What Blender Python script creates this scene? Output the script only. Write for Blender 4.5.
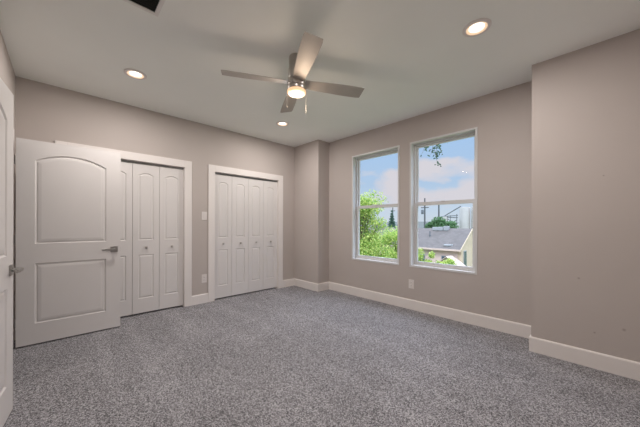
import bpy, bmesh, math, random
from mathutils import Vector, Matrix
from mathutils import noise as mnoise
PI = math.pi
sc = bpy.context.scene
col = sc.collection
for o in list(bpy.data.objects): bpy.data.objects.remove(o)

# ------------------------------------------------------------------ camera
TH = .8083; H = 2.74
cd = bpy.data.cameras.new('camera'); cam = bpy.data.objects.new('camera', cd); col.objects.link(cam)
cd.sensor_width = 36; cd.lens = 267.4453 * 36 / 640; cd.shift_y = 11.17 / 640; cd.clip_start = .03; cd.clip_end = 600
cam.location = (0, 0, 1.2052)
cam.matrix_world = Matrix.Translation((0, 0, 1.2052)) @ Matrix.Rotation(TH, 4, 'Z') @ Matrix.Rotation(PI/2, 4, 'X') @ Matrix.Rotation(.0028, 4, 'Z')
sc.camera = cam

# ------------------------------------------------------------------ colour management, sampling helpers
sc.view_settings.view_transform = 'Standard'; sc.view_settings.look = 'None'
sc.view_settings.gamma = 1; sc.view_settings.exposure = .08; sc.view_settings.use_curve_mapping = False
sc.cycles.use_denoising = True
try: sc.cycles.denoiser = 'OPENIMAGEDENOISE'
except Exception: pass
sc.cycles.max_bounces = 12; sc.cycles.diffuse_bounces = 8; sc.cycles.transparent_max_bounces = 24
sc.cycles.sample_clamp_indirect = 8

# ------------------------------------------------------------------ world: hazy blue sky with pale cumulus, brighter overhead
# cumulus banks over the horizon beyond the windows: (direction, angular size, density)
CLOUDS = [((-0.3931, 0.899, 0.1929), 0.1, 0.2), ((-0.3466, 0.914, 0.2111), 0.065, 0.2), ((-0.2943, 0.9403, 0.1711), 0.07, 0.2), ((-0.4139, 0.8914, 0.1846), 0.07, 0.18), ((-0.3754, 0.9216, 0.0985), 0.13, 0.16), ((-0.2914, 0.9506, 0.1073), 0.1, 0.16), ((-0.4336, 0.8958, 0.0974), 0.09, 0.14), ((-0.5071, 0.8483, 0.1527), 0.07, 0.2), ((-0.5566, 0.8222, 0.1191), 0.1, 0.14), ((-0.4924, 0.8501, 0.1865), 0.04, 0.16), ((-0.5228, 0.8211, 0.2292), 0.05, -0.2), ((-0.3763, 0.8906, 0.2554), 0.06, -0.2), ((-0.4162, 0.8966, 0.1513), 0.03, -0.16), ((-0.3453, 0.928, 0.14), 0.035, -0.16), ((-0.5877, 0.7798, 0.2154), 0.07, -0.18), ((-0.2849, 0.9285, 0.2379), 0.05, -0.16)]
SKY = 1.0; ZENITH = 7.2
w = bpy.data.worlds.new('sky'); sc.world = w; w.use_nodes = True
nt = w.node_tree; N = nt.nodes; L = nt.links; N.clear()
def nd(t, **k):
    n = N.new(t)
    for a, b in k.items(): setattr(n, a, b)
    return n
def ramp(node, stops, interp='LINEAR'):
    r = node.color_ramp; r.interpolation = interp
    while len(r.elements) > 1: r.elements.remove(r.elements[-1])
    r.elements[0].position = stops[0][0]; r.elements[0].color = (*stops[0][1], 1)
    for p, c in stops[1:]:
        e = r.elements.new(p); e.color = (*c, 1)
tc = nd('ShaderNodeTexCoord'); sep = nd('ShaderNodeSeparateXYZ'); L.new(tc.outputs['Generated'], sep.inputs[0])
grad = nd('ShaderNodeValToRGB'); L.new(sep.outputs['Z'], grad.inputs[0])
ramp(grad, [(0, (.62, .68, .74)), (.06, (.55, .66, .80)), (.14, (.44, .58, .77)), (.30, (.38, .56, .83)), (.5, (.50, .60, .80)), (1, (.54, .63, .80))])
mp = nd('ShaderNodeMapping'); mp.inputs['Scale'].default_value = (1, 1, 2.6); mp.inputs['Location'].default_value = (.35, .1, .12)
L.new(tc.outputs['Generated'], mp.inputs[0])
ns = nd('ShaderNodeTexNoise'); ns.inputs['Scale'].default_value = 5.5; ns.inputs['Detail'].default_value = 7; ns.inputs['Roughness'].default_value = .52
L.new(mp.outputs[0], ns.inputs['Vector'])
cr = nd('ShaderNodeValToRGB'); ramp(cr, [(.50, (0, 0, 0)), (.60, (.6, .6, .6)), (.74, (1, 1, 1))]); acc = ns.outputs['Fac']
squash = nd('ShaderNodeVectorMath', operation='MULTIPLY'); squash.inputs[1].default_value = (1, 1, 2.4); L.new(tc.outputs['Generated'], squash.inputs[0])
wob = nd('ShaderNodeTexNoise'); wob.inputs['Scale'].default_value = 9; wob.inputs['Detail'].default_value = 4; L.new(tc.outputs['Generated'], wob.inputs['Vector'])
wv = nd('ShaderNodeVectorMath', operation='MULTIPLY_ADD'); wv.inputs[1].default_value = (.16, .16, .16); L.new(wob.outputs['Color'], wv.inputs[0]); L.new(squash.outputs[0], wv.inputs[2])
for (dx, dy, dz), rad, amp in CLOUDS:
    vd = nd('ShaderNodeVectorMath', operation='DISTANCE'); L.new(wv.outputs[0], vd.inputs[0]); vd.inputs[1].default_value = (dx+.08, dy+.08, dz*2.4+.08)
    mr_ = nd('ShaderNodeMapRange', interpolation_type='SMOOTHSTEP'); mr_.inputs['From Min'].default_value = rad*1.5; mr_.inputs['From Max'].default_value = 0; mr_.inputs['To Max'].default_value = amp; L.new(vd.outputs['Value'], mr_.inputs['Value'])
    ad_ = nd('ShaderNodeMath', operation='ADD'); L.new(acc, ad_.inputs[0]); L.new(mr_.outputs[0], ad_.inputs[1]); acc = ad_.outputs[0]
L.new(acc, cr.inputs[0])
mx = nd('ShaderNodeMix', data_type='RGBA'); L.new(cr.outputs[0], mx.inputs['Factor']); L.new(grad.outputs[0], mx.inputs['A'])
mx.inputs['B'].default_value = (.68, .65, .70, 1)
st = nd('ShaderNodeMapRange'); st.inputs['From Min'].default_value = .30; st.inputs['From Max'].default_value = .65
st.inputs['To Min'].default_value = SKY; st.inputs['To Max'].default_value = ZENITH; L.new(sep.outputs['Z'], st.inputs['Value'])
bg = nd('ShaderNodeBackground'); L.new(mx.outputs['Result'], bg.inputs['Color']); L.new(st.outputs[0], bg.inputs['Strength'])
wo = nd('ShaderNodeOutputWorld'); L.new(bg.outputs[0], wo.inputs[0])

# sun: high, from behind the house, so that none of it enters the room
sd = bpy.data.lights.new('sun', 'SUN'); sd.energy = 1.6; sd.angle = .01; sd.color = (1, .95, .88)
sun = bpy.data.objects.new('sun', sd); col.objects.link(sun)
sun.rotation_euler = (Vector((-.35, .55, -.9))).to_track_quat('-Z', 'Y').to_euler()
sun.location = (0, -10, 20)

LAMP = 17.0       # watts of each recessed lamp
FANLAMP = 3.0
WARM = (1.0, .93, .88)

# ------------------------------------------------------------------ materials
def mat(name, rgb, rough=.6, metal=0, spec=.5, bump=0, bscale=200, var=0, vscale=6, rgb2=None):
    m = bpy.data.materials.new(name); m.use_nodes = True
    n = m.node_tree.nodes; l = m.node_tree.links; b = n['Principled BSDF']
    b.inputs['Base Color'].default_value = (*rgb, 1); b.inputs['Roughness'].default_value = rough
    b.inputs['Metallic'].default_value = metal; b.inputs['Specular IOR Level'].default_value = spec
    t = n.new('ShaderNodeTexCoord')
    if var or rgb2:
        x = n.new('ShaderNodeTexNoise'); x.inputs['Scale'].default_value = vscale; x.inputs['Detail'].default_value = 4
        l.new(t.outputs['Object'], x.inputs['Vector'])
        r = n.new('ShaderNodeValToRGB'); c2 = rgb2 or tuple(c * (1 - var) for c in rgb)
        ramp(r, [(.35, c2), (.65, rgb)]); l.new(x.outputs['Fac'], r.inputs[0]); l.new(r.outputs[0], b.inputs['Base Color'])
    if bump:
        x = n.new('ShaderNodeTexNoise'); x.inputs['Scale'].default_value = bscale; x.inputs['Detail'].default_value = 3
        l.new(t.outputs['Object'], x.inputs['Vector'])
        q = n.new('ShaderNodeBump'); q.inputs['Strength'].default_value = bump; q.inputs['Distance'].default_value = .003
        l.new(x.outputs['Fac'], q.inputs['Height']); l.new(q.outputs[0], b.inputs['Normal'])
    return m
M = {}
M['wall'] = mat('wall_paint', (.515, .465, .44), .85, spec=.2, bump=.15, bscale=160, var=.02, vscale=2)
M['ceil'] = mat('ceiling_paint', (.90, .92, .89), .9, spec=.15, bump=.2, bscale=120, var=.02, vscale=2)
M['trim'] = mat('trim_paint', (.80, .76, .74), .45, spec=.35, var=.02, vscale=3)
M['door'] = mat('door_paint', (.72, .695, .685), .42, spec=.4, bump=.04, bscale=60, var=.02, vscale=3)
M['vinyl'] = mat('white_vinyl', (.66, .66, .665), .35, spec=.4, var=.02)
M['nickel'] = mat('brushed_nickel', (.55, .52, .49), .32, 1, bump=.05, bscale=300)
M['chrome'] = mat('satin_chrome', (.40, .39, .38), .28, 1, bump=.02, bscale=300)
M['blade'] = mat('silver_blade', (.44, .41, .38), .5, .3, bump=.03, bscale=80, var=.06, vscale=8)
M['plastic'] = mat('white_plastic', (.74, .70, .68), .35, var=.01)
M['dark'] = mat('dark_slot', (.02, .02, .02), .6, var=.1)
M['ventpaint'] = mat('vent_paint', (.78, .77, .75), .5, var=.03)
M['ventdark'] = mat('vent_duct', (.045, .05, .05), .7, var=.3)
M['track'] = mat('track_metal', (.25, .26, .26), .4, .8, var=.05)
M['stucco'] = mat('painted_stucco', (.56, .44, .38), .9, bump=.3, bscale=20, var=.06, vscale=1)
M['gable'] = mat('sided_gable', (.52, .42, .30), .8, var=.08, vscale=1.2)
M['exttrim'] = mat('exterior_trim', (.30, .31, .32), .6, var=.05)
M['extglass'] = mat('dark_pane', (.06, .08, .10), .15, var=.1)
M['silo'] = mat('silo_steel', (.40, .385, .37), .6, var=.1, vscale=.3)
M['steel'] = mat('weathered_steel', (.11, .125, .14), .6, var=.15, vscale=.6)
M['pole'] = mat('weathered_pole', (.08, .085, .09), .8, var=.2, vscale=3)
M['bark'] = mat('bark', (.16, .12, .08), .9, bump=.6, bscale=25, var=.3, vscale=8)
M['lawn'] = mat('lawn', (.08, .13, .03), .95, vscale=.7, rgb2=(.13, .14, .06))
M['render'] = mat('pale_render', (.25, .26, .27), .8, var=.06, vscale=.2)

# shingles
def shingle():
    m = bpy.data.materials.new('asphalt_shingle'); m.use_nodes = True; n = m.node_tree.nodes; l = m.node_tree.links; b = n['Principled BSDF']
    b.inputs['Roughness'].default_value = .95
    t = n.new('ShaderNodeTexCoord'); br = n.new('ShaderNodeTexBrick'); br.inputs['Scale'].default_value = 3
    br.inputs['Color1'].default_value = (.112, .10, .094, 1); br.inputs['Color2'].default_value = (.14, .126, .118, 1); br.inputs['Mortar'].default_value = (.092, .082, .077, 1)
    br.inputs['Mortar Size'].default_value = .02; br.inputs['Brick Width'].default_value = .9; br.inputs['Row Height'].default_value = .45
    x = n.new('ShaderNodeTexNoise'); x.inputs['Scale'].default_value = 1.3; x.inputs['Detail'].default_value = 5
    mxx = n.new('ShaderNodeMix'); mxx.data_type = 'RGBA'; mxx.blend_type = 'MULTIPLY'; mxx.inputs['Factor'].default_value = .35
    l.new(t.outputs['Object'], br.inputs['Vector']); l.new(t.outputs['Object'], x.inputs['Vector'])
    l.new(br.outputs['Color'], mxx.inputs['A']); l.new(x.outputs['Fac'], mxx.inputs['B']); l.new(mxx.outputs['Result'], b.inputs['Base Color'])
    return m
M['shingle'] = shingle()

# carpet: cut pile, beige and grey flecks
def carpet():
    m = bpy.data.materials.new('flecked_carpet'); m.use_nodes = True; n = m.node_tree.nodes; l = m.node_tree.links; b = n['Principled BSDF']
    b.inputs['Roughness'].default_value = 1; b.inputs['Specular IOR Level'].default_value = .05
    t = n.new('ShaderNodeTexCoord')
    def noi(s, d=2, r=.6):
        x = n.new('ShaderNodeTexNoise'); x.inputs['Scale'].default_value = s; x.inputs['Detail'].default_value = d; x.inputs['Roughness'].default_value = r
        l.new(t.outputs['Object'], x.inputs['Vector']); return x
    # tufts: every cell of pile its own fleck of colour
    v = n.new('ShaderNodeTexVoronoi'); v.inputs['Scale'].default_value = 185; l.new(t.outputs['Object'], v.inputs['Vector'])
    hs_ = n.new('ShaderNodeSeparateColor'); l.new(v.outputs['Color'], hs_.inputs[0])
    fine = noi(300, 1, .7)
    ad = n.new('ShaderNodeMath'); ad.operation = 'MULTIPLY_ADD'; ad.inputs[1].default_value = .55; l.new(hs_.outputs[0], ad.inputs[0])
    sc2 = n.new('ShaderNodeMath'); sc2.operation = 'MULTIPLY'; sc2.inputs[1].default_value = .45; l.new(fine.outputs['Fac'], sc2.inputs[0]); l.new(sc2.outputs[0], ad.inputs[2])
    r = n.new('ShaderNodeValToRGB'); ramp(r, [(.16, (.056, .053, .057)), (.34, (.130, .126, .133)), (.52, (.262, .256, .270)), (.74, (.51, .50, .525))]); l.new(ad.outputs[0], r.inputs[0])
    # soft nap: brushed patches and a few straight vacuum strokes
    c = noi(1.6, 3); r2 = n.new('ShaderNodeValToRGB'); ramp(r2, [(.3, (.86, .86, .86)), (.7, (1.06, 1.06, 1.06))]); l.new(c.outputs['Fac'], r2.inputs[0])
    mp_ = n.new('ShaderNodeMapping'); mp_.inputs['Rotation'].default_value = (0, 0, math.radians(28)); mp_.inputs['Scale'].default_value = (.35, 3.2, 1); l.new(t.outputs['Object'], mp_.inputs[0])
    c2 = n.new('ShaderNodeTexNoise'); c2.inputs['Scale'].default_value = 1.5; c2.inputs['Detail'].default_value = 1; l.new(mp_.outputs[0], c2.inputs['Vector'])
    r3 = n.new('ShaderNodeValToRGB'); ramp(r3, [(.5, (1, 1, 1)), (.62, (1.09, 1.09, 1.09))]); l.new(c2.outputs['Fac'], r3.inputs[0])
    m0 = n.new('ShaderNodeMix'); m0.data_type = 'RGBA'; m0.blend_type = 'MULTIPLY'; m0.inputs['Factor'].default_value = 1; l.new(r2.outputs[0], m0.inputs['A']); l.new(r3.outputs[0], m0.inputs['B'])
    mm = n.new('ShaderNodeMix'); mm.data_type = 'RGBA'; mm.blend_type = 'MULTIPLY'; mm.inputs['Factor'].default_value = 1
    l.new(r.outputs[0], mm.inputs['A']); l.new(m0.outputs['Result'], mm.inputs['B']); l.new(mm.outputs['Result'], b.inputs['Base Color'])
    q = n.new('ShaderNodeBump'); q.inputs['Strength'].default_value = .25; q.inputs['Distance'].default_value = .003
    l.new(fine.outputs['Fac'], q.inputs['Height']); l.new(q.outputs[0], b.inputs['Normal'])
    return m
M['carpet'] = carpet()

def leafmat(name, c1, c2, scale=6):
    m = bpy.data.materials.new(name); m.use_nodes = True; n = m.node_tree.nodes; l = m.node_tree.links; b = n['Principled BSDF']
    t = n.new('ShaderNodeTexCoord'); x = n.new('ShaderNodeTexNoise'); x.inputs['Scale'].default_value = scale; x.inputs['Detail'].default_value = 2
    r = n.new('ShaderNodeValToRGB'); ramp(r, [(.38, c1), (.62, c2)]); l.new(t.outputs['Object'], x.inputs['Vector']); l.new(x.outputs['Fac'], r.inputs[0])
    l.new(r.outputs[0], b.inputs['Base Color']); b.inputs['Roughness'].default_value = .6
    tr = n.new('ShaderNodeBsdfTranslucent'); l.new(r.outputs[0], tr.inputs['Color']); mxs = n.new('ShaderNodeMixShader'); mxs.inputs[0].default_value = .45
    l.new(b.outputs[0], mxs.inputs[1]); l.new(tr.outputs[0], mxs.inputs[2]); l.new(mxs.outputs[0], n['Material Output'].inputs[0])
    return m
M['leaf'] = leafmat('bright_leaf', (.13, .30, .04), (.62, .68, .20), 8)
M['leaf2'] = leafmat('far_leaf', (.07, .16, .06), (.14, .25, .11), 2)
M['leafdark'] = leafmat('dark_leaf', (.05, .10, .07), (.10, .17, .11), 9)
M['needle'] = leafmat('needle', (.05, .12, .09), (.10, .19, .13), 4)

def glass():
    m = bpy.data.materials.new('window_glass'); m.use_nodes = True; n = m.node_tree.nodes; l = m.node_tree.links
    n.remove(n['Principled BSDF']); tr = n.new('ShaderNodeBsdfTransparent'); tr.inputs[0].default_value = (.97, .98, .98, 1)
    g = n.new('ShaderNodeBsdfGlossy'); g.inputs['Roughness'].default_value = 0
    f = n.new('ShaderNodeFresnel'); f.inputs[0].default_value = 1.45
    k = n.new('ShaderNodeMath'); k.operation = 'MULTIPLY'; k.inputs[1].default_value = .012; l.new(f.outputs[0], k.inputs[0])
    x = n.new('ShaderNodeMixShader'); l.new(k.outputs[0], x.inputs[0]); l.new(tr.outputs[0], x.inputs[1]); l.new(g.outputs[0], x.inputs[2]); l.new(x.outputs[0], n['Material Output'].inputs[0])
    return m
M['glass'] = glass()
def emit(name, rgb, s):
    m = bpy.data.materials.new(name); m.use_nodes = True; b = m.node_tree.nodes['Principled BSDF']
    b.inputs['Base Color'].default_value = (.8, .8, .78, 1); b.inputs['Emission Color'].default_value = (*rgb, 1); b.inputs['Emission Strength'].default_value = s
    return m
M['lamp'] = emit('lit_diffuser', (1, .93, .86), 2.2)
M['lampring'] = emit('lit_baffle', (1, .58, .30), .75)
M['fanlens'] = emit('lit_fan_lens', (1, .86, .62), 1.9)
M['fanlensrim'] = emit('lit_fan_rim', (1, .50, .16), .75)

# ------------------------------------------------------------------ helpers
def finish(name, bm, m, parent=None, smooth=False, loc=None, mats=None):
    bmesh.ops.recalc_face_normals(bm, faces=bm.faces)
    me = bpy.data.meshes.new(name); bm.to_mesh(me); bm.free()
    for k in (mats or [m]): me.materials.append(k)
    if smooth:
        for p in me.polygons: p.use_smooth = True
        try: me.set_sharp_from_angle(angle=math.radians(38))
        except Exception: pass
    o = bpy.data.objects.new(name, me); col.objects.link(o)
    if parent: o.parent = parent
    if loc: o.location = loc
    return o
def tag(o, label, cat, kind=None, group=None):
    o['label'] = label; o['category'] = cat
    if kind: o['kind'] = kind
    if group: o['group'] = group
    return o
def empty(name, loc, label, cat, kind=None, group=None, rz=0):
    o = bpy.data.objects.new(name, None); col.objects.link(o); o.location = loc; o.rotation_euler.z = rz; o.empty_display_size = .1
    return tag(o, label, cat, kind, group)
def box(bm, x0, x1, y0, y1, z0, z1, bev=0):
    vs = [bm.verts.new(p) for p in ((x0,y0,z0),(x1,y0,z0),(x1,y1,z0),(x0,y1,z0),(x0,y0,z1),(x1,y0,z1),(x1,y1,z1),(x0,y1,z1))]
    fs = [bm.faces.new([vs[i] for i in q]) for q in ((0,3,2,1),(4,5,6,7),(0,1,5,4),(1,2,6,5),(2,3,7,6),(3,0,4,7))]
    if bev:
        es = list({e for f in fs for e in f.edges})
        bmesh.ops.bevel(bm, geom=es, offset=bev, segments=2, affect='EDGES', profile=.6)
def B(*a, bev=0):
    bm = bmesh.new(); box(bm, *a, bev=bev); return bm
def lathe(bm, prof, n=32, mtx=None, cap=True):
    rings = []
    for r, z in prof:
        ring = []
        for i in range(n):
            p = Vector((r*math.cos(2*PI*i/n), r*math.sin(2*PI*i/n), z))
            ring.append(bm.verts.new(mtx @ p if mtx else p))
        rings.append(ring)
    for a, b in zip(rings, rings[1:]):
        for i in range(n): bm.faces.new((a[i], a[(i+1)%n], b[(i+1)%n], b[i]))
    if cap:
        bm.faces.new(rings[0][::-1]); bm.faces.new(rings[-1])
def tube(bm, pts, rads, n=8):
    pts = [Vector(p) for p in pts]
    if not hasattr(rads, '__len__'): rads = [rads]*len(pts)
    rings = []
    for i, p in enumerate(pts):
        d = (pts[min(i+1, len(pts)-1)] - pts[max(i-1, 0)]).normalized()
        a = d.orthogonal().normalized() if i == 0 else (prev - d*prev.dot(d)).normalized()
        prev = a; b = d.cross(a)
        rings.append([bm.verts.new(p + (a*math.cos(2*PI*k/n) + b*math.sin(2*PI*k/n))*rads[i]) for k in range(n)])
    for a, b in zip(rings, rings[1:]):
        for k in range(n): bm.faces.new((a[k], a[(k+1)%n], b[(k+1)%n], b[k]))
    bm.faces.new(rings[0][::-1]); bm.faces.new(rings[-1])
def strip_profile(bm, prof, p0, p1, nrm):
    """sweep a (depth, height) profile from p0 to p1; depth runs along nrm"""
    p0, p1, nrm = Vector(p0), Vector(p1), Vector(nrm)
    a = [bm.verts.new(p0 + nrm*d + Vector((0,0,z))) for d, z in prof]; b = [bm.verts.new(p1 + nrm*d + Vector((0,0,z))) for d, z in prof]
    n = len(prof)
    for i in range(n): bm.faces.new((a[i], a[(i+1)%n], b[(i+1)%n], b[i]))
    bm.faces.new(a[::-1]); bm.faces.new(b)

# ------------------------------------------------------------------ dimensions
XW = -4.195; YB = -.37; XR = .40; Y2 = 3.304; X3 = -3.507; Y4 = 3.585; X6 = -.4545; Y6 = 3.239; T = .12
C1 = (.02, 1.265); C2 = (1.708, 2.914); OH = 2.035           # closet openings
W1 = (-2.935, -2.07); W2 = (-1.87, -1.035); WZ = (.625, 2.368)
DA = (-3.885, -3.065); DB = (-1.81, -.99); DH = 2.045
HY = -1.9                                                  # far side of the hall behind the two doorways

# ------------------------------------------------------------------ shell
def S(name, bm, m, label, cat): return tag(finish(name, bm, m), label, cat, 'structure')
S('floor', B(-5.1, XR+T, HY-T, 3.9, -.2, 0), M['carpet'], 'speckled grey and beige cut-pile carpet over the whole room', 'floor')
S('ceiling', B(-5.1, XR+T, HY-T, 3.9, H, H+.25), M['ceil'], 'flat pale grey painted ceiling with recessed lamps', 'ceiling')
bm = bmesh.new()
for (a, b, z0, z1) in ((YB-T, C1[0], 0, H), (C1[0], C1[1], OH, H), (C1[1], C2[0], 0, H), (C2[0], C2[1], OH, H), (C2[1], 3.9, 0, H)): box(bm, XW-T, XW, a, b, z0, z1)
S('wall_closet', bm, M['wall'], 'long beige wall with the two bifold closets', 'wall')
S('wall_corner', B(XW, X3, Y2, 3.9, 0, H), M['wall'], 'narrow beige boxed-out corner left of the windows', 'wall')
bm = bmesh.new()
for (a, b, z0, z1) in ((X3, W1[0], 0, H), (W1[0], W1[1], 0, WZ[0]), (W1[0], W1[1], WZ[1], H), (W1[1], W2[0], 0, H), (W2[0], W2[1], 0, WZ[0]), (W2[0], W2[1], WZ[1], H), (W2[1], X6, 0, H)):
    box(bm, a, b, Y4, Y4+.16, z0, z1)
S('wall_window', bm, M['wall'], 'beige wall holding the two tall windows', 'wall')
# wall on the right with three small scuffs
wr = M['wall'].copy(); wr.name = 'wall_paint_scuffed'; n = wr.node_tree.nodes; l = wr.node_tree.links; b = n['Principled BSDF']
src = b.inputs['Base Color'].links[0].from_socket; t = n.new('ShaderNodeTexCoord'); prevs = src
for (sx, sz, r) in ((-.127, .745, .012), (.135, .37, .014), (-.03, .30, .010), (.02, 1.62, .008)):
    v = n.new('ShaderNodeVectorMath'); v.operation = 'DISTANCE'; l.new(t.outputs['Object'], v.inputs[0]); v.inputs[1].default_value = (sx, Y6, sz)
    mr = n.new('ShaderNodeMapRange'); mr.inputs['From Min'].default_value = r; mr.inputs['From Max'].default_value = r*.3; mr.inputs['To Max'].default_value = .5; l.new(v.outputs['Value'], mr.inputs['Value'])
    mm = n.new('ShaderNodeMix'); mm.data_type = 'RGBA'; l.new(mr.outputs[0], mm.inputs['Factor']); l.new(prevs, mm.inputs['A']); mm.inputs['B'].default_value = (.22, .18, .16, 1); prevs = mm.outputs['Result']
l.new(prevs, b.inputs['Base Color'])
S('wall_right', B(X6, XR+T, Y6, 3.9, 0, H), wr, 'beige wall section standing forward on the right, a few scuffs on it', 'wall')
S('wall_side', B(XR, XR+T, HY-T, Y6, 0, H), M['wall'], 'beige side wall beside the camera', 'wall')
bm = bmesh.new()
for (a, b, z0, z1) in ((XW, DA[0], 0, H), (DA[0], DA[1], DH, H), (DA[1], DB[0], 0, H), (DB[0], DB[1], DH, H), (DB[1], XR, 0, H)): box(bm, a, b, YB-T, YB, z0, z1)
S('wall_left', bm, M['wall'], 'beige wall on the left with the two open doorways', 'wall')
bm = bmesh.new(); box(bm, -5.1, XR, HY-T, HY, 0, H); box(bm, -2.45, -2.35, HY, YB-T, 0, H); box(bm, -4.4, -4.3, HY, YB-T, 0, H)
S('wall_hall', bm, M['wall'], 'beige hall walls beyond the doorways', 'wall')
bm = bmesh.new(); box(bm, -5.1, -5.0, YB-T, 3.9, 0, H); box(bm, -5.0, XW-T, 1.44, 1.54, 0, H); box(bm, -5.0, XW-T, YB-T-.1, YB-T, 0, H); box(bm, -5.0, XW-T, 3.8, 3.9, 0, H)
S('wall_inside_closets', bm, M['wall'], 'walls inside the two closets', 'wall')

# baseboards
BP = [(0, 0), (.014, 0), (.014, .128), (.009, .138), (0, .14)]
def base(name, p0, p1, nrm, label):
    bm = bmesh.new(); strip_profile(bm, BP, p0, p1, nrm); S(name, bm, M['trim'], label, 'baseboard')
CW = .10
base('baseboard_corner', (XW, C2[1]+CW, 0), (XW, Y2, 0), (1,0,0), 'short white baseboard right of the farther closet')
base('baseboard_closet', (XW, C1[1]+CW, 0), (XW, C2[0]-CW, 0), (1,0,0), 'white baseboard between the two closets')
base('baseboard_behind_door', (XW, YB, 0), (XW, C1[0]-CW, 0), (1,0,0), 'white baseboard behind the open panel door')
base('baseboard_column_front', (XW, Y2, 0), (X3+.014, Y2, 0), (0,-1,0), 'white baseboard along the boxed-out corner')
base('baseboard_column_side', (X3, Y2, 0), (X3, Y4, 0), (1,0,0), 'short white baseboard on the side of the boxed-out corner')
base('baseboard_window', (X3, Y4, 0), (X6, Y4, 0), (0,-1,0), 'long white baseboard under the two windows')
base('baseboard_right', (X6-.014, Y6, 0), (XR, Y6, 0), (0,-1,0), 'white baseboard on the forward wall at the right')
base('baseboard_right_return', (X6, Y6, 0), (X6, Y4, 0), (-1,0,0), 'short white baseboard on the return of the forward wall')
base('baseboard_side', (XR, YB, 0), (XR, Y6, 0), (-1,0,0), 'white baseboard of the side wall')
base('baseboard_left', (DB[1]+.085, YB, 0), (XR, YB, 0), (0,1,0), 'white baseboard left of the nearer doorway')
base('baseboard_between', (DA[1]+.085, YB, 0), (DB[0]-.085, YB, 0), (0,1,0), 'white baseboard between the two doorways')

# closet casings (flat boards with eased edges) and jamb linings
def casing_x(name, o0, o1, oh, label):
    bm = bmesh.new(); x0, x1 = XW, XW+.018
    box(bm, x0, x1, o0-CW, o0, 0, oh+CW, bev=.003); box(bm, x0, x1, o1, o1+CW, 0, oh+CW, bev=.003); box(bm, x0, x1, o0, o1, oh, oh+CW, bev=.003)
    box(bm, XW-T, XW, o0-.001, o0+.004, 0, oh); box(bm, XW-T, XW, o1-.004, o1+.001, 0, oh); box(bm, XW-T, XW, o0, o1, oh-.004, oh+.001)
    S(name, bm, M['trim'], label, 'door casing')
casing_x('trim_1', C1[0], C1[1], OH, 'white flat casing round the nearer closet')
casing_x('trim_2', C2[0], C2[1], OH, 'white flat casing round the farther closet')
def casing_y(name, o0, o1, oh, label):
    bm = bmesh.new(); c = .085
    box(bm, o0-c, o0, YB, YB+.013, 0, oh+c, bev=.003); box(bm, o1, o1+c, YB, YB+.013, 0, oh+c, bev=.003); box(bm, o0, o1, YB, YB+.016, oh, oh+c, bev=.003)
    box(bm, o0-.001, o0+.003, YB-T, YB, 0, oh); box(bm, o1-.003, o1+.001, YB-T, YB, 0, oh); box(bm, o0, o1, YB-T, YB, oh-.003, oh+.001)
    S(name, bm, M['trim'], label, 'door casing')
casing_y('trim_3', DA[0], DA[1], DH, 'white casing of the doorway by the closet corner')
casing_y('trim_4', DB[0], DB[1], DH, 'white casing of the nearer doorway')
for i, (o0, o1, lab) in enumerate(((C1[0], C1[1], 'dark metal bifold track above the nearer closet doors'), (C2[0], C2[1], 'dark metal bifold track above the farther closet doors'))):
    S('trim_%d' % (i+5), B(XW-.075, XW-.045, o0+.006, o1-.006, OH-.026, OH-.004), M['track'], lab, 'closet track')

# ------------------------------------------------------------------ moulded two-panel leaf
def outline(x0, x1, z0, zs, zp, n=14):
    pts = [(x0, z0), (x1, z0), (x1, zs)]
    if zp > zs:
        wd = x1-x0; s = zp-zs; R = (wd*wd/4 + s*s)/(2*s); cx = (x0+x1)/2; cz = zp-R; a = math.asin(wd/2/R)
        for i in range(1, n): 
            t = a - 2*a*i/n; pts.append((cx+R*math.sin(t), cz+R*math.cos(t)))
    pts.append((x0, zs)); return pts
def inset(pts, d):
    out = []; n = len(pts)
    for i in range(n):
        p = Vector(pts[i]); a = (p-Vector(pts[i-1])).normalized(); b = (Vector(pts[(i+1)%n])-p).normalized()
        na = Vector((-a.y, a.x)); nb = Vector((-b.y, b.x)); m = (na+nb).normalized(); out.append(tuple(p + m*(d/max(.3, m.dot(na)))))
    return out
def panel_leaf(w, h, t, panels, prof, z0=0.0):
    """front at y=-t/2, back at y=+t/2; x from 0 to w"""
    bm = bmesh.new(); rim = {}
    for s in (-1, 1):
        y = s*t/2
        loops = [[(0, z0), (w, z0), (w, h), (0, h)]] + panels
        edges = []; first = []
        for lp in loops:
            vs = [bm.verts.new((x, y, z)) for x, z in lp]; first.append(vs)
            edges += [bm.edges.new((vs[i], vs[(i+1) % len(vs)])) for i in range(len(vs))]
        bmesh.ops.triangle_fill(bm, use_beauty=True, use_dissolve=False, edges=edges)
        rim[s] = first[0]
        for vs, lp in zip(first[1:], panels):
            prev = vs
            for off, dep in prof:
                cur = [bm.verts.new((x, y - s*dep, z)) for x, z in inset(lp, off)]
                for i in range(len(cur)): bm.faces.new((prev[i], prev[(i+1) % len(cur)], cur[(i+1) % len(cur)], cur[i]))
                prev = cur
            bm.faces.new(prev)
    a, b = rim[-1], rim[1]
    for i in range(4): bm.faces.new((a[i], a[(i+1)%4], b[(i+1)%4], b[i]))
    return bm

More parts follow.
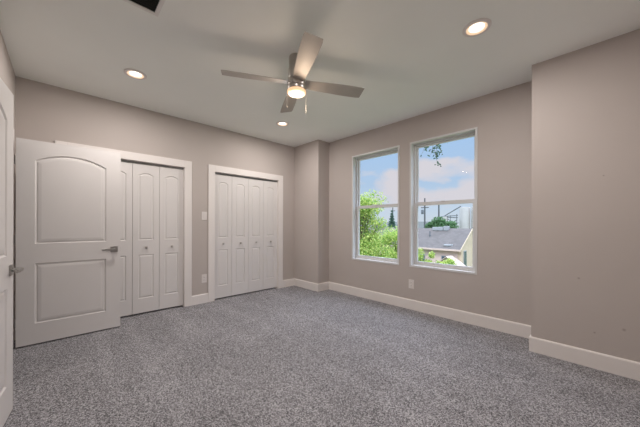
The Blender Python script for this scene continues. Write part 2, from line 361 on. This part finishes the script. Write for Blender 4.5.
# room doors: 813 x 2030 mm, arch-top moulded panels, lever sets
def lever_set(parent, x, z, t, toward):
    """both faces; lever points to the hinge (toward = -1 towards x=0)"""
    for s in (-1, 1):
        y = s*t/2
        h = finish('door_handle', B(x-.033, x+.033, min(y, y+s*.009), max(y, y+s*.009), z-.033, z+.033, bev=.002), M['chrome'], parent)
        bm = bmesh.new(); mt = Matrix.Translation((x, y+s*.009, z)) @ Matrix.Rotation(-s*PI/2, 4, 'X'); lathe(bm, [(.012, 0), (.012, .038)], 16, mt)
        finish('spindle', bm, M['chrome'], h, True)
        bm = bmesh.new(); ya, yb = sorted((y+s*.040, y+s*.055)); xa, xb = sorted((x-toward*.014, x+toward*.115)); box(bm, xa, xb, ya, yb, z-.010, z+.010, bev=.003)
        finish('lever', bm, M['chrome'], h)
def room_door(name, loc, rz, label):
    e = empty(name, loc, label, 'door', 'structure', rz=rz)
    w, h, t = .813, 2.035, .035; mg = .125
    P = [outline(mg, w-mg-.008, .215, .812, .812), outline(mg, w-mg-.008, 1.008, 1.835, 1.918)]
    bm = panel_leaf(w, h, t, P, [(.006, .009), (.016, .010), (.022, .004), (.046, .001)], .014)
    finish('door_leaf', bm, M['door'], e)
    lever_set(e, w-.06, .916, t, -1)
    finish('latch_plate', B(w-.001, w+.002, -.012, .012, .888, .944, bev=.001), M['chrome'], e)
    for z in (.25, 1.05, 1.82):
        bm = bmesh.new(); lathe(bm, [(.006, z-.045), (.006, z+.045)], 12, Matrix.Translation((-.006, -t/2-.004 if name == 'door_1' else t/2+.004, 0)))
        finish('hinge', bm, M['chrome'], e, True)
    return e
# door_1 hinged beside the closet wall, swung 90 degrees (parallel to the closet wall)
room_door('door_1', (-3.892, YB+.032, 0), PI/2, 'white arch-panelled door standing open in front of the nearer closet')
# door_2 hinged at the nearer doorway, swung nearly flat against the wall
room_door('door_2', (DB[0]+.004, YB+.033, 0), PI-math.radians(5.7), 'white panelled door at the left edge, folded back against the wall')

# bifold closets
def bifold(name, y0, lw, label):
    e = empty(name, (XW-.045, y0, 0), label, 'closet door', 'structure', rz=PI/2)
    t = .028
    for k in range(2):
        w0 = lw-.004; mg = .065
        P = [outline(mg, w0-mg, .215, .797, .797), outline(mg, w0-mg, .992, 1.855, 1.89)]
        bm = panel_leaf(w0, 2.005, t, P, [(.004, .008), (.011, .009), (.026, .002)], .022)
        bmesh.ops.translate(bm, verts=bm.verts, vec=(k*lw+.002, 0, 0))
        lf = finish('bifold_leaf', bm, M['door'], e)
        bm = bmesh.new(); mt = Matrix.Translation((k*lw+lw/2, -t/2, .892)) @ Matrix.Rotation(PI/2, 4, 'X')
        lathe(bm, [(.008, 0), (.007, .012), (.015, .017), (.017, .023), (.014, .029), (.004, .031)], 20, mt)
        finish('knob', bm, M['nickel'], lf, True)
    return e
l1 = (C1[1]-C1[0]-.008)/4; l2 = (C2[1]-C2[0]-.008)/4
bifold('door_3', C1[0]+.004, l1, 'left pair of white bifold leaves in the nearer closet, mostly behind the open door')
bifold('door_4', C1[0]+.004+2*l1, l1, 'right pair of white bifold leaves in the nearer closet')
bifold('door_5', C2[0]+.004, l2, 'left pair of white bifold leaves in the farther closet')
bifold('door_6', C2[0]+.004+2*l2, l2, 'right pair of white bifold leaves in the farther closet')

# ------------------------------------------------------------------ windows: single-hung white vinyl
def ringbox(bm, x0, x1, y0, y1, z0, z1, t, bev=0, tb=None, tt=None):
    tb = tb or t; tt = tt or t
    box(bm, x0, x0+t, y0, y1, z0, z1, bev); box(bm, x1-t, x1, y0, y1, z0, z1, bev)
    box(bm, x0+t, x1-t, y0, y1, z0, z0+tb, bev); box(bm, x0+t, x1-t, y0, y1, z1-tt, z1, bev)
def window(name, X, label):
    x0, x1 = X; z0, z1 = WZ; c = (x0+x1)/2
    e = empty(name, (c, Y4, z0), label, 'window', 'structure')
    def P(nm, bm, m, par=None, **k):
        o = finish(nm, bm, m, par or e, **k); o.data.transform(Matrix.Translation((-c, -Y4, -z0))); return o
    bm = bmesh.new()
    ringbox(bm, x0-.018, x1+.018, Y4-.006, Y4, z0-.018, z1+.018, .024)          # thin bead round the opening
    ringbox(bm, x0, x1, Y4, Y4+.075, z0, z1, .006)                              # white lining of the reveal
    ringbox(bm, x0, x1, Y4+.075, Y4+.155, z0, z1, .028)                         # vinyl frame
    P('window_frame', bm, M['vinyl'])
    zm = 1.507
    bm = bmesh.new(); ringbox(bm, x0+.028, x1-.028, Y4+.112, Y4+.140, zm-.024, z1-.028, .022, tb=.044)
    up = P('upper_sash', bm, M['vinyl'])
    P('glass', B(x0+.05, x1-.05, Y4+.124, Y4+.128, zm+.018, z1-.05), M['glass'], up)
    bm = bmesh.new(); ringbox(bm, x0+.028, x1-.028, Y4+.080, Y4+.108, z0+.028, zm+.022, .030, tt=.046)
    lo = P('lower_sash', bm, M['vinyl'])
    P('glass', B(x0+.058, x1-.058, Y4+.092, Y4+.096, z0+.058, zm-.022), M['glass'], lo)
    P('sash_lock', B(c-.03, c+.03, Y4+.070, Y4+.082, zm+.016, zm+.026, bev=.003), M['vinyl'], lo)
window('window_1', W1, 'tall single-hung window beside the boxed-out corner, green tree outside')
window('window_2', W2, 'tall single-hung window nearer the right wall, grey roof outside')

# ------------------------------------------------------------------ ceiling fan
FX, FY = -1.928, 1.539
fan = empty('ceiling_fan', (FX, FY, H), 'brushed nickel four-blade ceiling fan with a lit round lamp', 'ceiling fan')
bm = bmesh.new(); lathe(bm, [(.068, 0), (.070, -.012), (.070, -.10), (.076, -.115), (.078, -.19), (.074, -.20)], 40); finish('canopy', bm, M['nickel'], fan, True)
bm = bmesh.new(); lathe(bm, [(.05, -.20), (.080, -.202), (.083, -.21), (.083, -.262), (.080, -.268), (.05, -.27)], 40); finish('motor_housing', bm, M['nickel'], fan, True)
bm = bmesh.new(); lathe(bm, [(.05, -.268), (.078, -.269), (.083, -.275), (.083, -.302), (.079, -.308), (.05, -.309)], 40); lk = finish('light_kit', bm, M['nickel'], fan, True)
bm = bmesh.new(); lathe(bm, [(.080, -.305), (.085, -.309), (.086, -.322), (.080, -.334), (.066, -.341)], 40); finish('lens_rim', bm, M['fanlensrim'], lk, True)
bm = bmesh.new(); lathe(bm, [(.066, -.340), (.045, -.344), (.02, -.346), (.004, -.347)], 40); finish('lens', bm, M['fanlens'], lk, True)
for k in range(4):
    a = math.radians(62 + 90*k)
    bm = bmesh.new(); pts = []
    n = 14; top = []; bot = []
    for i in range(n+1):
        t = i/n; r = .075 + t*.575; wd = .052 + .020*min(1, t*1.5)
        if i == n: wd = .066
        th = .004
        pitch = -math.radians(13)
        row = []
        for sgn in (-1, 1):
            skew = 0
            for zz in (-th/2, th/2):
                y = sgn*wd; row.append(bm.verts.new((r+skew, y*math.cos(pitch), y*math.sin(pitch) + zz + .0)))
        pts.append(row)
    for p, q in zip(pts, pts[1:]):
        for (i, j) in ((0, 1), (1, 3), (3, 2), (2, 0)): bm.faces.new((p[i], p[j], q[j], q[i]))
    bm.faces.new((pts[0][0], pts[0][1], pts[0][3], pts[0][2])); bm.faces.new((pts[-1][0], pts[-1][2], pts[-1][3], pts[-1][1]))
    bmesh.ops.transform(bm, matrix=Matrix.Translation((0, 0, -.238)) @ Matrix.Rotation(a, 4, 'Z'), verts=bm.verts)
    finish('blade', bm, M['blade'], fan)
camR = Vector((math.cos(TH), math.sin(TH), 0))
for s, dz in ((-1, .14), (1, .20)):
    bm = bmesh.new(); px, py = camR.x*.088*s, camR.y*.088*s
    tube(bm, [(px*.93, py*.93, -.296), (px, py, -.30), (px, py, -.30-dz)], .0011, 6)
    lathe(bm, [(.001, -.30-dz), (.0018, -.303-dz), (.002, -.310-dz), (.001, -.313-dz)], 10, Matrix.Translation((px, py, 0)))
    finish('pull_chain', bm, M['nickel'], fan, True)
ld = bpy.data.lights.new('fan_bulb', 'POINT'); ld.energy = FANLAMP; ld.color = (1, .78, .58); ld.shadow_soft_size = .05
lo = bpy.data.objects.new('fan_bulb', ld); col.objects.link(lo); lo.parent = fan; lo.location = (0, 0, -.44)

# ------------------------------------------------------------------ recessed lamps
def downlight(x, y, label):
    e = empty('recessed_light', (x, y, H), label, 'ceiling light', group='recessed ceiling lights')
    bm = bmesh.new(); lathe(bm, [(.070, -.001), (.098, -.001), (.098, -.006), (.088, -.011), (.072, -.009), (.070, -.001)], 40, cap=False); finish('trim_ring', bm, M['trim'], e, True)
    bm = bmesh.new(); lathe(bm, [(.052, -.0015), (.0715, -.0085), (.0715, -.001), (.052, -.001)], 40, cap=False); finish('baffle', bm, M['lampring'], e, True)
    bm = bmesh.new(); lathe(bm, [(.053, -.001), (.053, -.0025), (.02, -.004)], 40); finish('diffuser', bm, M['lamp'], e, True)
    d = bpy.data.lights.new('downlight_bulb', 'AREA'); d.shape = 'DISK'; d.size = .10; d.energy = LAMP; d.color = WARM; d.spread = PI
    o = bpy.data.objects.new('downlight_bulb', d); col.objects.link(o); o.parent = e; o.location = (0, 0, -.013)
downlight(-3.282, .521, 'round lit recessed ceiling light above the open white door')
downlight(-3.333, 2.391, 'round lit recessed ceiling light just beyond the fan, near the far corner')
downlight(-.665, 2.312, 'round lit recessed ceiling light near the forward right wall')
downlight(-.665, .521, 'round recessed ceiling light overhead, out of the picture')

# ------------------------------------------------------------------ ceiling vent
vx0, vx1, vy0, vy1 = -2.225, -1.885, .13, .467
v = empty('ceiling_vent', ((vx0+vx1)/2, (vy0+vy1)/2, H), 'dark return-air grille with pale frame at the top edge of the ceiling', 'air vent')
a, b = (vx1-vx0)/2, (vy1-vy0)/2
bm = bmesh.new()
for (p, q, r, s) in ((-a-.028, -a, -b-.028, b+.028), (a, a+.028, -b-.028, b+.028), (-a, a, -b-.028, -b), (-a, a, b, b+.028)): box(bm, p, q, r, s, -.008, -.0005, bev=.002)
finish('vent_frame', bm, M['ventpaint'], v)
finish('duct_opening', B(-a, a, -b, b, -.002, -.0005), M['ventdark'], v)
for i in range(14):
    x = -a + (i+.5)*2*a/14
    bm = B(-.009, .009, -b, b, -.0006, .0006); bmesh.ops.transform(bm, matrix=Matrix.Translation((x, 0, -.008)) @ Matrix.Rotation(math.radians(38), 4, 'Y'), verts=bm.verts)
    finish('louver', bm, M['ventdark'], v)

# ------------------------------------------------------------------ switch and outlets
def plate(name, loc, rz, label, cat, kind):
    e = empty(name, loc, label, cat, rz=rz)                       # local -y points into the room
    finish('cover_plate', B(-.040, .040, -.006, 0, -.064, .064, bev=.003), M['plastic'], e)
    if kind == 'switch':
        finish('rocker', B(-.016, .016, -.010, -.005, -.033, .033, bev=.002), M['plastic'], e)
    else:
        for z in (-.021, .021):
            r = finish('receptacle', B(-.017, .017, -.0085, -.005, z-.014, z+.014, bev=.003), M['plastic'], e)
            bm = bmesh.new()
            for x in (-.006, .006): box(bm, x-.001, x+.001, -.009, -.0083, z-.002, z+.006)
            lathe(bm, [(.002, 0), (.002, .001)], 10, Matrix.Translation((0, -.0083, z-.008)) @ Matrix.Rotation(PI/2, 4, 'X')); finish('slots', bm, M['dark'], r)
plate('light_switch', (XW, 1.550, 1.335), PI/2, 'white rocker light switch on the wall between the two closets', 'light switch', 'switch')
plate('wall_outlet', (XW, 1.550, .374), PI/2, 'white power outlet low on the wall between the two closets', 'power outlet', 'outlet')
plate('wall_outlet', (-1.86, Y4, .361), 0, 'white power outlet low on the wall under the windows', 'power outlet', 'outlet')

# ================================================================== outside
GZ = -3.5
S('ground', B(-160, 80, 4.3, 260, GZ-.3, GZ), M['lawn'], 'grassy ground outside far below the windows', 'ground')

# neighbour's house: gabled shingle roof, eave towards us
hx1 = -8.75; hx0 = -25.0; Y0 = 26.0; YR = 29.3; Y1 = 32.6; ZE = -1.06; ZR = .86
hs = empty('neighbour_house', ((hx0+hx1)/2, YR, GZ), 'beige house with a grey shingle gable roof seen through the right window', 'house')
ox, oy, oz = hs.location
def HP(nm, bm, m, par=None, **k):
    o = finish(nm, bm, m, par or hs, **k); o.data.transform(Matrix.Translation((-ox, -oy, -oz))); return o
def prism(bm, pts, x0, x1):
    a = [bm.verts.new((x0, y, z)) for y, z in pts]; b = [bm.verts.new((x1, y, z)) for y, z in pts]; n = len(pts)
    for i in range(n): bm.faces.new((a[i], a[(i+1)%n], b[(i+1)%n], b[i]))
    bm.faces.new(a[::-1]); bm.faces.new(b)
bm = bmesh.new(); prism(bm, [(Y0+.45, GZ), (Y1-.45, GZ), (Y1-.45, ZE+.1), (YR, ZR-.12), (Y0+.45, ZE+.1)], hx0+.3, hx1-.06); HP('wall', bm, M['gable'])
HP('front_wall', B(hx0+.35, hx1-.4, Y0+.40, Y0+.46, GZ, ZE-.02), M['stucco'])
bm = bmesh.new(); prism(bm, [(Y0, ZE), (YR, ZR), (Y1, ZE), (Y1, ZE-.14), (YR, ZR-.14), (Y0, ZE-.14)], hx0, hx1); HP('roof', bm, M['shingle'])
bm = bmesh.new(); prism(bm, [(Y0-.02, ZE+.02), (YR, ZR+.03), (YR, ZR-.20), (Y0-.02, ZE-.2)], hx1, hx1+.04); prism(bm, [(YR, ZR+.03), (Y1+.02, ZE+.02), (Y1+.02, ZE-.2), (YR, ZR-.20)], hx1, hx1+.04); HP('rake_board', bm, M['gable'])
HP('fascia', B(hx0, hx1, Y0-.04, Y0, ZE-.15, ZE+.01), M['stucco'])
for (y, z0, z1) in ((26.95, -3.0, -1.2), ):
    wf = HP('gable_window', B(hx1-.06, hx1-.01, y, y+.75, z0, z1), M['exttrim']); HP('pane', B(hx1-.02, hx1, y+.07, y+.68, z0+.07, z1-.07), M['extglass'], wf)
for x in (-12.9, -10.6):
    wf = HP('front_window', B(x, x+.7, Y0+.34, Y0+.40, -2.6, -1.75), M['exttrim']); HP('pane', B(x+.06, x+.64, Y0+.33, Y0+.35, -2.54, -1.81), M['extglass'], wf)
# porch gable
bm = bmesh.new(); px, pz = -9.55, -1.62; py0 = Y0-1.0
def tri(bm, w, h, y0, y1, base, cx, zt):
    a = [bm.verts.new(p) for p in ((cx-w, y0, base), (cx+w, y0, base), (cx+w, y0, zt-h), (cx, y0, zt), (cx-w, y0, zt-h))]; b = [bm.verts.new((v.co.x, y1, v.co.z)) for v in a]
    for i in range(5): bm.faces.new((a[i], a[(i+1)%5], b[(i+1)%5], b[i]))
    bm.faces.new(a[::-1]); bm.faces.new(b)
tri(bm, 1.05, .85, py0, Y0+.4, GZ, px, pz-.1); HP('porch', bm, M['gable'])
bm = bmesh.new()
for s in (-1, 1):
    q = [(px, pz), (px+s*1.15, pz-.9), (px+s*1.15, pz-.96), (px, pz-.06)]
    a = [bm.verts.new((x, py0-.15, z)) for x, z in q]; b = [bm.verts.new((x, Y0+.4, z)) for x, z in q]
    for i in range(4): bm.faces.new((a[i], a[(i+1)%4], b[(i+1)%4], b[i]))
    bm.faces.new(a[::-1]); bm.faces.new(b)
HP('porch_roof', bm, M['stucco'])
def onroof(u): return ZE + (ZR-ZE)*(u-Y0)/(YR-Y0)
for (x, y, s) in ((-10.1, 26.5, .28), (-9.75, 26.55, .14)):
    z = onroof(y); bm = B(x-s, x+s, y-s*.6, y+s*.6, z-.05, z+.13, bev=.02); HP('roof_vent', bm, M['exttrim'])
bm = bmesh.new(); x, y = -12.4, 27.9; lathe(bm, [(.09, onroof(y)-.1), (.09, onroof(y)+.1), (.05, onroof(y)+.12), (.05, onroof(y)+.5)], 14, Matrix.Translation((x, y, 0))); HP('vent_pipe', bm, M['steel'])
for (x, s, h) in ((-11.75, .32, .14), (-11.15, .22, .24), (-12.3, .25, .12)):
    bm = B(x-s, x+s, YR-.5, YR+.1, ZR-.25, ZR+h, bev=.04); HP('ridge_vent', bm, M['exttrim'])

# trees
def leaf_cloud(n, blobs, size, seed, droop=.2, kind='leaf'):
    rnd = random.Random(seed); bm = bmesh.new(); tot = sum(b[4] for b in blobs)
    for (cx, cy, cz, r, wgt, fz) in blobs:
        for _ in range(int(n*wgt/tot)):
            d = Vector((rnd.gauss(0,1), rnd.gauss(0,1), rnd.gauss(0,1))).normalized() * (r * rnd.random()**.38)
            d.z *= fz; p = Vector((cx, cy, cz)) + d
            s = size*rnd.uniform(.6, 1.3); a = Vector((rnd.gauss(0,1), rnd.gauss(0,1), rnd.gauss(0,1)-droop)).normalized(); b = a.orthogonal().normalized()
            b = (Matrix.Rotation(rnd.uniform(0, 6.28), 3, a) @ b); c = a.cross(b)
            vs = [bm.verts.new(p - a*s), bm.verts.new(p + b*s*.42 - a*s*.1 + c*s*.06), bm.verts.new(p + a*s), bm.verts.new(p - b*s*.42 - a*s*.1 + c*s*.06)]
            bm.faces.new(vs)
    return bm
def leafy(name, x, y, h, blobs, n, size, m, seed, label, cat, trunk_r=.14, kind=None, group=None):
    e = empty(name, (x, y, GZ), label, cat, kind, group)
    bm = bmesh.new(); rnd = random.Random(seed)
    top = Vector((0, 0, h*.8)); tube(bm, [(0, 0, -.1), (.05, .03, h*.3), (-.04, .02, h*.55), top], [trunk_r, trunk_r*.8, trunk_r*.6, trunk_r*.25], 10)
    for (cx, cy, cz, r, wgt, fz) in blobs:
        t = rnd.uniform(.35, .7); s = Vector((0, 0, h*t)); q = Vector((cx, cy, cz)); tube(bm, [s, s.lerp(q, .5)+Vector((0, 0, .1)), q], [trunk_r*.35, trunk_r*.22, trunk_r*.08], 6)
    finish('trunk', bm, M['bark'], e, True)
    finish('foliage', leaf_cloud(n, blobs, size, seed), m, e)
    return e
# bright tree outside the left window
bl = []; r_ = random.Random(4)
for i in range(42):
    z = r_.uniform(2.6, 5.8); f = 1 - max(0, z-4.4)/1.9
    a_ = r_.uniform(0, 6.28); rr = r_.uniform(.1, 1.1)*max(.5, f); bl.append((math.cos(a_)*rr, math.sin(a_)*rr, z, r_.uniform(.35, .7), 1, .8))
leafy('leafy_tree', -7.25, 9.3, 6, bl, 20000, .052, M['leaf'], 11, 'bright green leafy tree just outside the left window', 'tree')
bl = []
for i in range(24):
    a_ = r_.uniform(0, 6.28); rr = r_.uniform(.1, 1.0); bl.append((math.cos(a_)*rr, math.sin(a_)*rr, r_.uniform(2.2, 4.3), r_.uniform(.3, .7), 1, .8))
leafy('young_tree', -7.65, 12.9, 4.5, bl, 9000, .052, M['leaf'], 12, 'smaller sparse green tree right of the bright one, lower half of the left window', 'tree', .08)
for i, (x, y, hh, s, lab) in enumerate(((-8.2, 17.4, 3.05, 1.0, 'bright green shrub at the lower left of the right window'), (-6.35, 16.6, 2.75, .55, 'low bright green shrub before the beige house wall, right of the taller shrub'))):
    bl = [(r_.uniform(-.8, .8)*s, r_.uniform(-.4, .4), hh*r_.uniform(.3, .92), r_.uniform(.2, .38), 1, 1.1) for _ in range(16)]
    leafy('garden_shrub', x, y, hh, bl, 3600, .06, M['leaf'], 20+i, lab, 'shrub', .05)
# rounded tree behind the ridge
bl = [(r_.uniform(-1.9, 1.9), r_.uniform(-1, 1), r_.uniform(3.2, 4.6) , r_.uniform(.8, 1.2), 1, .8) for _ in range(9)] + [(0, 0, 5.2, 1.2, 1.3, .8)]
leafy('round_tree', -19.2, 46.5, 5.4, bl, 5200, .22, M['leaf2'], 31, 'rounded green tree rising behind the grey roof ridge', 'tree', .2)
# evergreen
e = empty('evergreen_tree', (-24.3, 40, GZ), 'dark pointed evergreen beyond the leafy trees in the left window', 'tree')
bm = bmesh.new(); tube(bm, [(0, 0, -.1), (0, 0, 3), (0, 0, 7.2)], [.16, .11, .02], 8); finish('trunk', bm, M['bark'], e, True)
bl = [(0, 0, 1.6+.45*i, max(.15, 1.35-.105*i), max(.12, 1.35-.105*i), .5) for i in range(13)]
finish('foliage', leaf_cloud(3600, bl, .16, 41, 1.2), M['needle'], e)

# overhanging branch at the top of the right window
e = empty('oak_tree', (-2.55, 6.0, GZ), 'tree whose dark leafy twigs hang into the top of the right window', 'tree')
up = Matrix.Translation((0, 0, 3.35-GZ))
rnd = random.Random(8); bm = bmesh.new(); lm = bmesh.new()
def sprig(p0, p1, n, sc_=.032):
    p0, p1 = Vector(p0), Vector(p1); mid = p0.lerp(p1, .5)+Vector((rnd.uniform(-.04, .04), 0, .02)); tube(bm, [p0, mid, p1], [.006, .004, .002], 5)
    for i in range(n):
        t = rnd.uniform(.2, 1.05); p = p0.lerp(p1, t)+Vector((rnd.uniform(-.05, .05), rnd.uniform(-.05, .05), rnd.uniform(-.05, .03)))
        a = Vector((rnd.uniform(-1, 1), rnd.uniform(-.6, .6), rnd.uniform(-1, .2))).normalized(); b = a.cross(Vector((0, 1, .3))).normalized(); s = sc_*rnd.uniform(.7, 1.3)
        tube(bm, [p0.lerp(p1, min(1, t)), p], .0015, 3)
        vs = [lm.verts.new(q) for q in (p-a*s, p-a*s*.3+b*s*.42, p+a*s*.5+b*s*.33, p+a*s*1.1, p+a*s*.5-b*s*.33, p-a*s*.3-b*s*.42)]; lm.faces.new(vs)
sprig((-.05, 0, .05), (-.30, 0, -.48), 16); sprig((.0, 0, .0), (.02, 0, -.62), 26); sprig((.02, 0, -.3), (.16, .02, -.60), 14); sprig((.0, 0, -.1), (-.10, 0, -.55), 14)
sprig((.05, 0, .1), (.27, 0, -.38), 10); sprig((-.02, 0, -.45), (.06, 0, -.82), 11, .026); sprig((-.2, 0, -.1), (-.17, 0, -.38), 7)
tube(bm, [(.3, .05, .02), (.1, 0, .1), (-.15, .05, .12), (-.5, .25, .1), (-.93, .55, -.1)], [.008, .012, .015, .03, .05], 8)
bmesh.ops.transform(bm, matrix=up, verts=bm.verts); bmesh.ops.transform(lm, matrix=up, verts=lm.verts)
finish('twigs', bm, M['bark'], e, True); finish('leaves', lm, M['leafdark'], e)
bm = bmesh.new(); tube(bm, [(-.98, .6, -.1), (-.96, .58, 2.5), (-.98, .6, 5), (-.93, .55, 6.8), (-1.0, .8, 8.2)], [.13, .11, .09, .075, .03], 12); finish('trunk', bm, M['bark'], e, True)
finish('crown', leaf_cloud(2600, [(-1.0, .8, 8.6, .8, 1, .7), (-.6, .9, 8.3, .6, 1, .7), (-1.4, 1.1, 8.4, .6, 1, .7)], .05, 77), M['leafdark'], e)

# utility poles
def upole(x, y, top, arms, label):
    e = empty('utility_pole', (x, y, GZ), label, 'utility pole')
    bm = bmesh.new(); tube(bm, [(0, 0, -.2), (0, 0, top-GZ)], [.19, .13], 10); finish('pole', bm, M['pole'], e, True)
    for z, w_ in arms: finish('crossarm', B(-w_, w_, -.06, .06, z-GZ-.08, z-GZ+.08), M['pole'], e)
    return e
e = upole(-24.4, 52.5, 6.6, ((4.7, .8),), 'dark utility pole with crossarm at the left of the right window')
bm = bmesh.new(); lathe(bm, [(.24, 0), (.26, .1), (.26, .8), (.2, .9)], 14, Matrix.Translation((-.5, 0, 3.4-GZ))); finish('transformer', bm, M['steel'], e, True)
upole(-21.6, 52.5, 5.1, (), 'plain dark utility pole above the rounded tree')
upole(-41.0, 68, 6.2, ((5.2, .7),), 'distant utility pole in the left window')

# grain silos and conveyor
for i, (x, y, r, top, lab) in enumerate(((-29.4, 91, 1.5, 6.9, 'pale cylindrical silo, left one of the row in the right window'), (-26.2, 91.6, 1.5, 6.9, 'pale cylindrical silo at the right edge of the right window'))):
    e = empty('silo', (x, y, GZ), lab, 'silo')
    bm = bmesh.new(); lathe(bm, [(r, 0), (r, top-GZ-.3), (r*.96, top-GZ-.1), (.3, top-GZ)], 36); finish('shell', bm, M['silo'], e, True)
e = empty('conveyor_frame', (-34.5, 88, GZ), 'grey steel conveyor frame sloping up to the silos', 'conveyor')
bm = bmesh.new(); o_ = Vector((-34.5, 88, GZ)); g = lambda x, z: (x+34.5, 0, z-GZ)
for p, q, r in (((-34.6, 4.0), (-29.5, 7.0), .16), ((-34.6, 3.7), (-30.4, 3.5), .14), ((-34.4, 3.6), (-31, 1.8), .12), ((-33.8, .8), (-30.2, 1.9), .12), ((-34.4, .2), (-30.6, 2.9), .10), ((-35.6, 3.9), (-30.4, 4.2), .13), ((-30.7, GZ), (-30.7, 4.6), .12), ((-32.6, GZ), (-32.6, 4.3), .10)): tube(bm, [g(*p), g(*q)], r, 6)
finish('truss', bm, M['steel'], e)
tower = B(-.55, .55, -.6, .6, 0, 3.9-GZ, bev=.05); o = finish('tower', tower, M['silo'], e); o.location = (.5, 0, 0)
S('background_building', B(-70, -42, 100, 106, GZ, 2.6, bev=.1), M['render'], 'long low pale building on the horizon', 'building')
